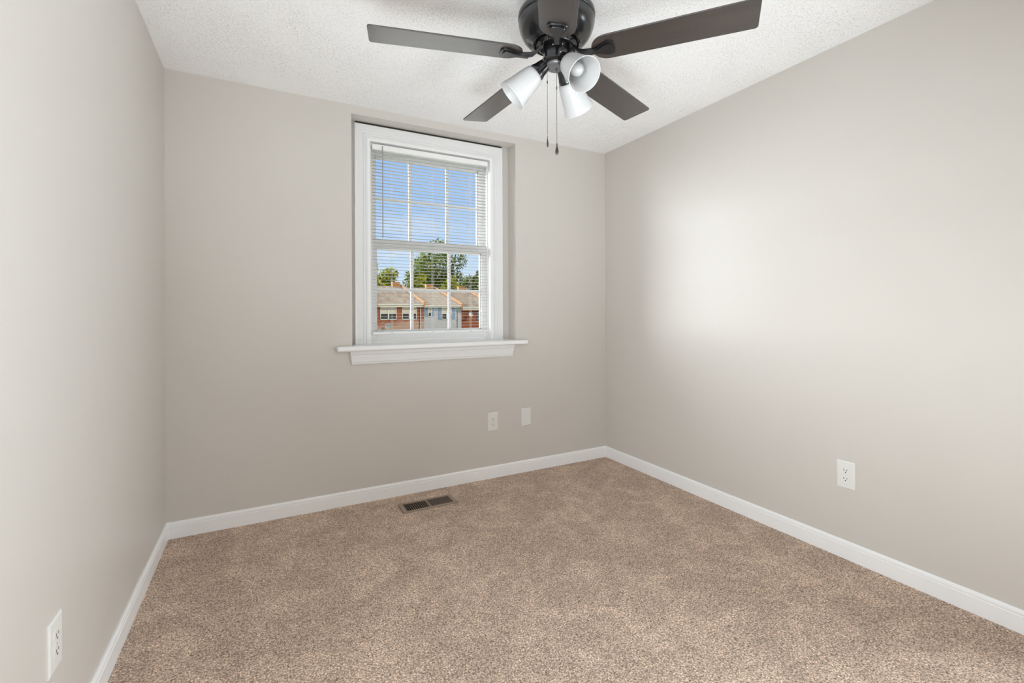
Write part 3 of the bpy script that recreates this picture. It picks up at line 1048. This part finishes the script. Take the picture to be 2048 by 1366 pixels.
shutter(h3, 26.95, 27.35, -0.2, 1.2, M_NAVY)
hwin(h3, 27.40, 28.8, -0.2, 1.2, 2, 0.4)

# the row goes on past both edges of the view
h4 = house('row_house', 'cream sided row house second from the left end of the row', 7.00, 12.68, 2.34, 1.88, 5.2, M_CREAM, M_ROOFB, 12.80)
hwin(h4, 8.0, 9.2, 0.2, 1.85, 2, 0.5)
hwin(h4, 10.2, 11.9, 0.2, 1.85, 2, 0.5)
h5 = house('row_house', 'red brick row house at the left end of the row', 1.00, 6.75, 2.50, 2.04, 5.4, M_BRICKB, M_ROOFA, 6.87)
hwin(h5, 1.9, 3.2, 0.3, 2.0, 2, 0.5)
hwin(h5, 4.2, 5.7, 0.3, 2.0, 2, 0.5)
h6 = house('row_house', 'pale sided row house at the right end of the row', 30.16, 35.4, 1.56, 1.14, 4.4, M_SIDING, M_ROOFB, 35.53)
hwin(h6, 31.0, 32.2, -0.3, 1.1, 2, 0.5)
hwin(h6, 33.0, 34.5, -0.3, 1.1, 2, 0.5)


def dish(x, z, r, label, tilt, group):
    d = empty('satellite_dish', (x, FYD - 0.1, z), label, 'satellite dish', group)
    bm = bmesh.new()
    mt = Matrix.Translation((x, FYD - 0.62, z)) @ Matrix.Rotation(R(tilt), 4, 'Z') @ Matrix.Rotation(R(75), 4, 'X')
    lathe(bm, [(0.0, -0.09), (r * 0.5, -0.07), (r * 0.85, -0.02), (r, 0.02), (r * 0.98, 0.035), (r * 0.5, -0.045), (0.0, -0.065)], 28, mt)
    mesh_obj('reflector', bm, M_DISH, d, smooth=True)
    bm = bmesh.new()
    tube(bm, [(x, FYD - 0.004, z - 0.1), (x, FYD - 0.55, z - 0.05)], 0.035, 8)
    e = mt @ Vector((0, 0.0, 0.42))
    tube(bm, [mt @ Vector((0, -r * 0.9, 0.0)), e], 0.02, 6)
    bx(bm, e.x - 0.07, e.x + 0.07, e.y - 0.06, e.y + 0.06, e.z - 0.07, e.z + 0.07)
    mesh_obj('feed_arm', bm, M_DISHD, d)


dish(14.35, -0.75, 0.40, 'pale satellite dish low on the left red brick house', -35, 'satellite dishes on the row houses')
dish(25.80, 0.68, 0.33, 'pale satellite dish high on the right red brick house', 10, 'satellite dishes on the row houses')

M_BARK = simple('grey_brown_bark', (0.12, 0.09, 0.07), 0.95)
M_LEAFD = leaf('deep_green_leaves', (0.025, 0.045, 0.016), (0.20, 0.235, 0.06))
M_LEAFY = leaf('yellow_green_leaves', (0.04, 0.065, 0.008), (0.42, 0.42, 0.05))


def tree(label, x, y, top, rad, base_z, leafm, n, seed, squash=1.0, lobes=9, leafsize=0.32, group=None):
    rng = np.random.default_rng(seed)
    t = empty('tree', (x, y, GZ), label, 'tree', group)
    zc = (top + base_z) / 2
    hh = (top - base_z) / 2
    # crown lobes
    cen = [(0, 0, 0.15, 0.62)]
    for i in range(lobes):
        a = 2 * math.pi * i / lobes + rng.uniform(-0.3, 0.3)
        zz = rng.uniform(-0.75, 0.72)
        rr = 0.62 * math.sqrt(max(0.05, 1 - zz * zz))
        cen.append((rr * math.cos(a), rr * math.sin(a), zz, rng.uniform(0.30, 0.46)))
    cen.append((0.1, 0, 0.66, 0.34))
    cen = np.array(cen)
    wts = cen[:, 3] ** 2
    idx = rng.choice(len(cen), n, p=wts / wts.sum())
    d = rng.normal(size=(n, 3)); d /= np.linalg.norm(d, axis=1, keepdims=True)
    rr = cen[idx, 3] * rng.uniform(0.55, 1.06, n) ** 0.6
    P = cen[idx, :3] + d * rr[:, None]
    P = P * np.array([rad, rad * 0.9, hh]) * np.array([1, 1, 1]) + np.array([x, y, zc])
    u = rng.normal(size=(n, 3)); u /= np.linalg.norm(u, axis=1, keepdims=True)
    v = np.cross(u, d + 0.3 * rng.normal(size=(n, 3))); v /= np.linalg.norm(v, axis=1, keepdims=True)
    s = (leafsize * rng.uniform(0.6, 1.3, n))[:, None]
    quad = np.stack([P - u * s, P - v * s * 0.55, P + u * s, P + v * s * 0.55], 1).reshape(-1, 3)
    me = bpy.data.meshes.new('foliage')
    me.from_pydata(quad.tolist(), [], [(4 * i, 4 * i + 1, 4 * i + 2, 4 * i + 3) for i in range(n)])
    me.materials.append(leafm)
    o = link('foliage', me, t); o.location = -Vector(t.location)
    o['kind'] = 'stuff'
    bm = bmesh.new()
    tube(bm, [(x, y, GZ - 0.1), (x + 0.1, y, (GZ + base_z) / 2), (x, y, base_z + hh * 0.4), (x + 0.1, y, zc + hh * 0.4)],
         [rad * 0.07, rad * 0.055, rad * 0.045, rad * 0.015], 10)
    for i in range(5):
        a = 2 * math.pi * i / 5 + 0.4
        tube(bm, [(x, y, base_z + hh * (0.2 + 0.1 * i)), (x + rad * 0.5 * math.cos(a), y + rad * 0.5 * math.sin(a), base_z + hh * (0.7 + 0.15 * i))],
             [rad * 0.03, rad * 0.008], 7)
    mesh_obj('trunk', bm, M_BARK, t)
    return t


tree('tall dark green tree rising behind the pale grey house, the largest one', 34.9, 100, 17.8, 7.5, 3.0, M_LEAFD, 7500, 3, lobes=13)
tree('slim yellow green tree at the far left edge of the view through the window', 19.2, 97, 13.3, 2.4, 2.5, M_LEAFY, 1300, 5, lobes=8)
tree('broad yellow green tree behind the left brick house', 20.3, 88, 9.6, 3.9, 0.5, M_LEAFY, 2600, 8)
tree('low yellow green tree behind the chimney of the grey house', 27.4, 87, 8.7, 3.1, 0.0, M_LEAFY, 3000, 11)
tree('low yellow green tree below the crown of the largest tree', 33.6, 87, 8.6, 3.0, 0.0, M_LEAFY, 3000, 21)
tree('dark green tree right of the largest tree, behind the right brick house', 40.9, 88, 10.4, 4.2, 0.0, M_LEAFD, 3000, 14)
tree('round dark green tree behind the left end of the row of houses', 8.8, 92, 10.5, 4.6, 0.0, M_LEAFD, 2600, 31)
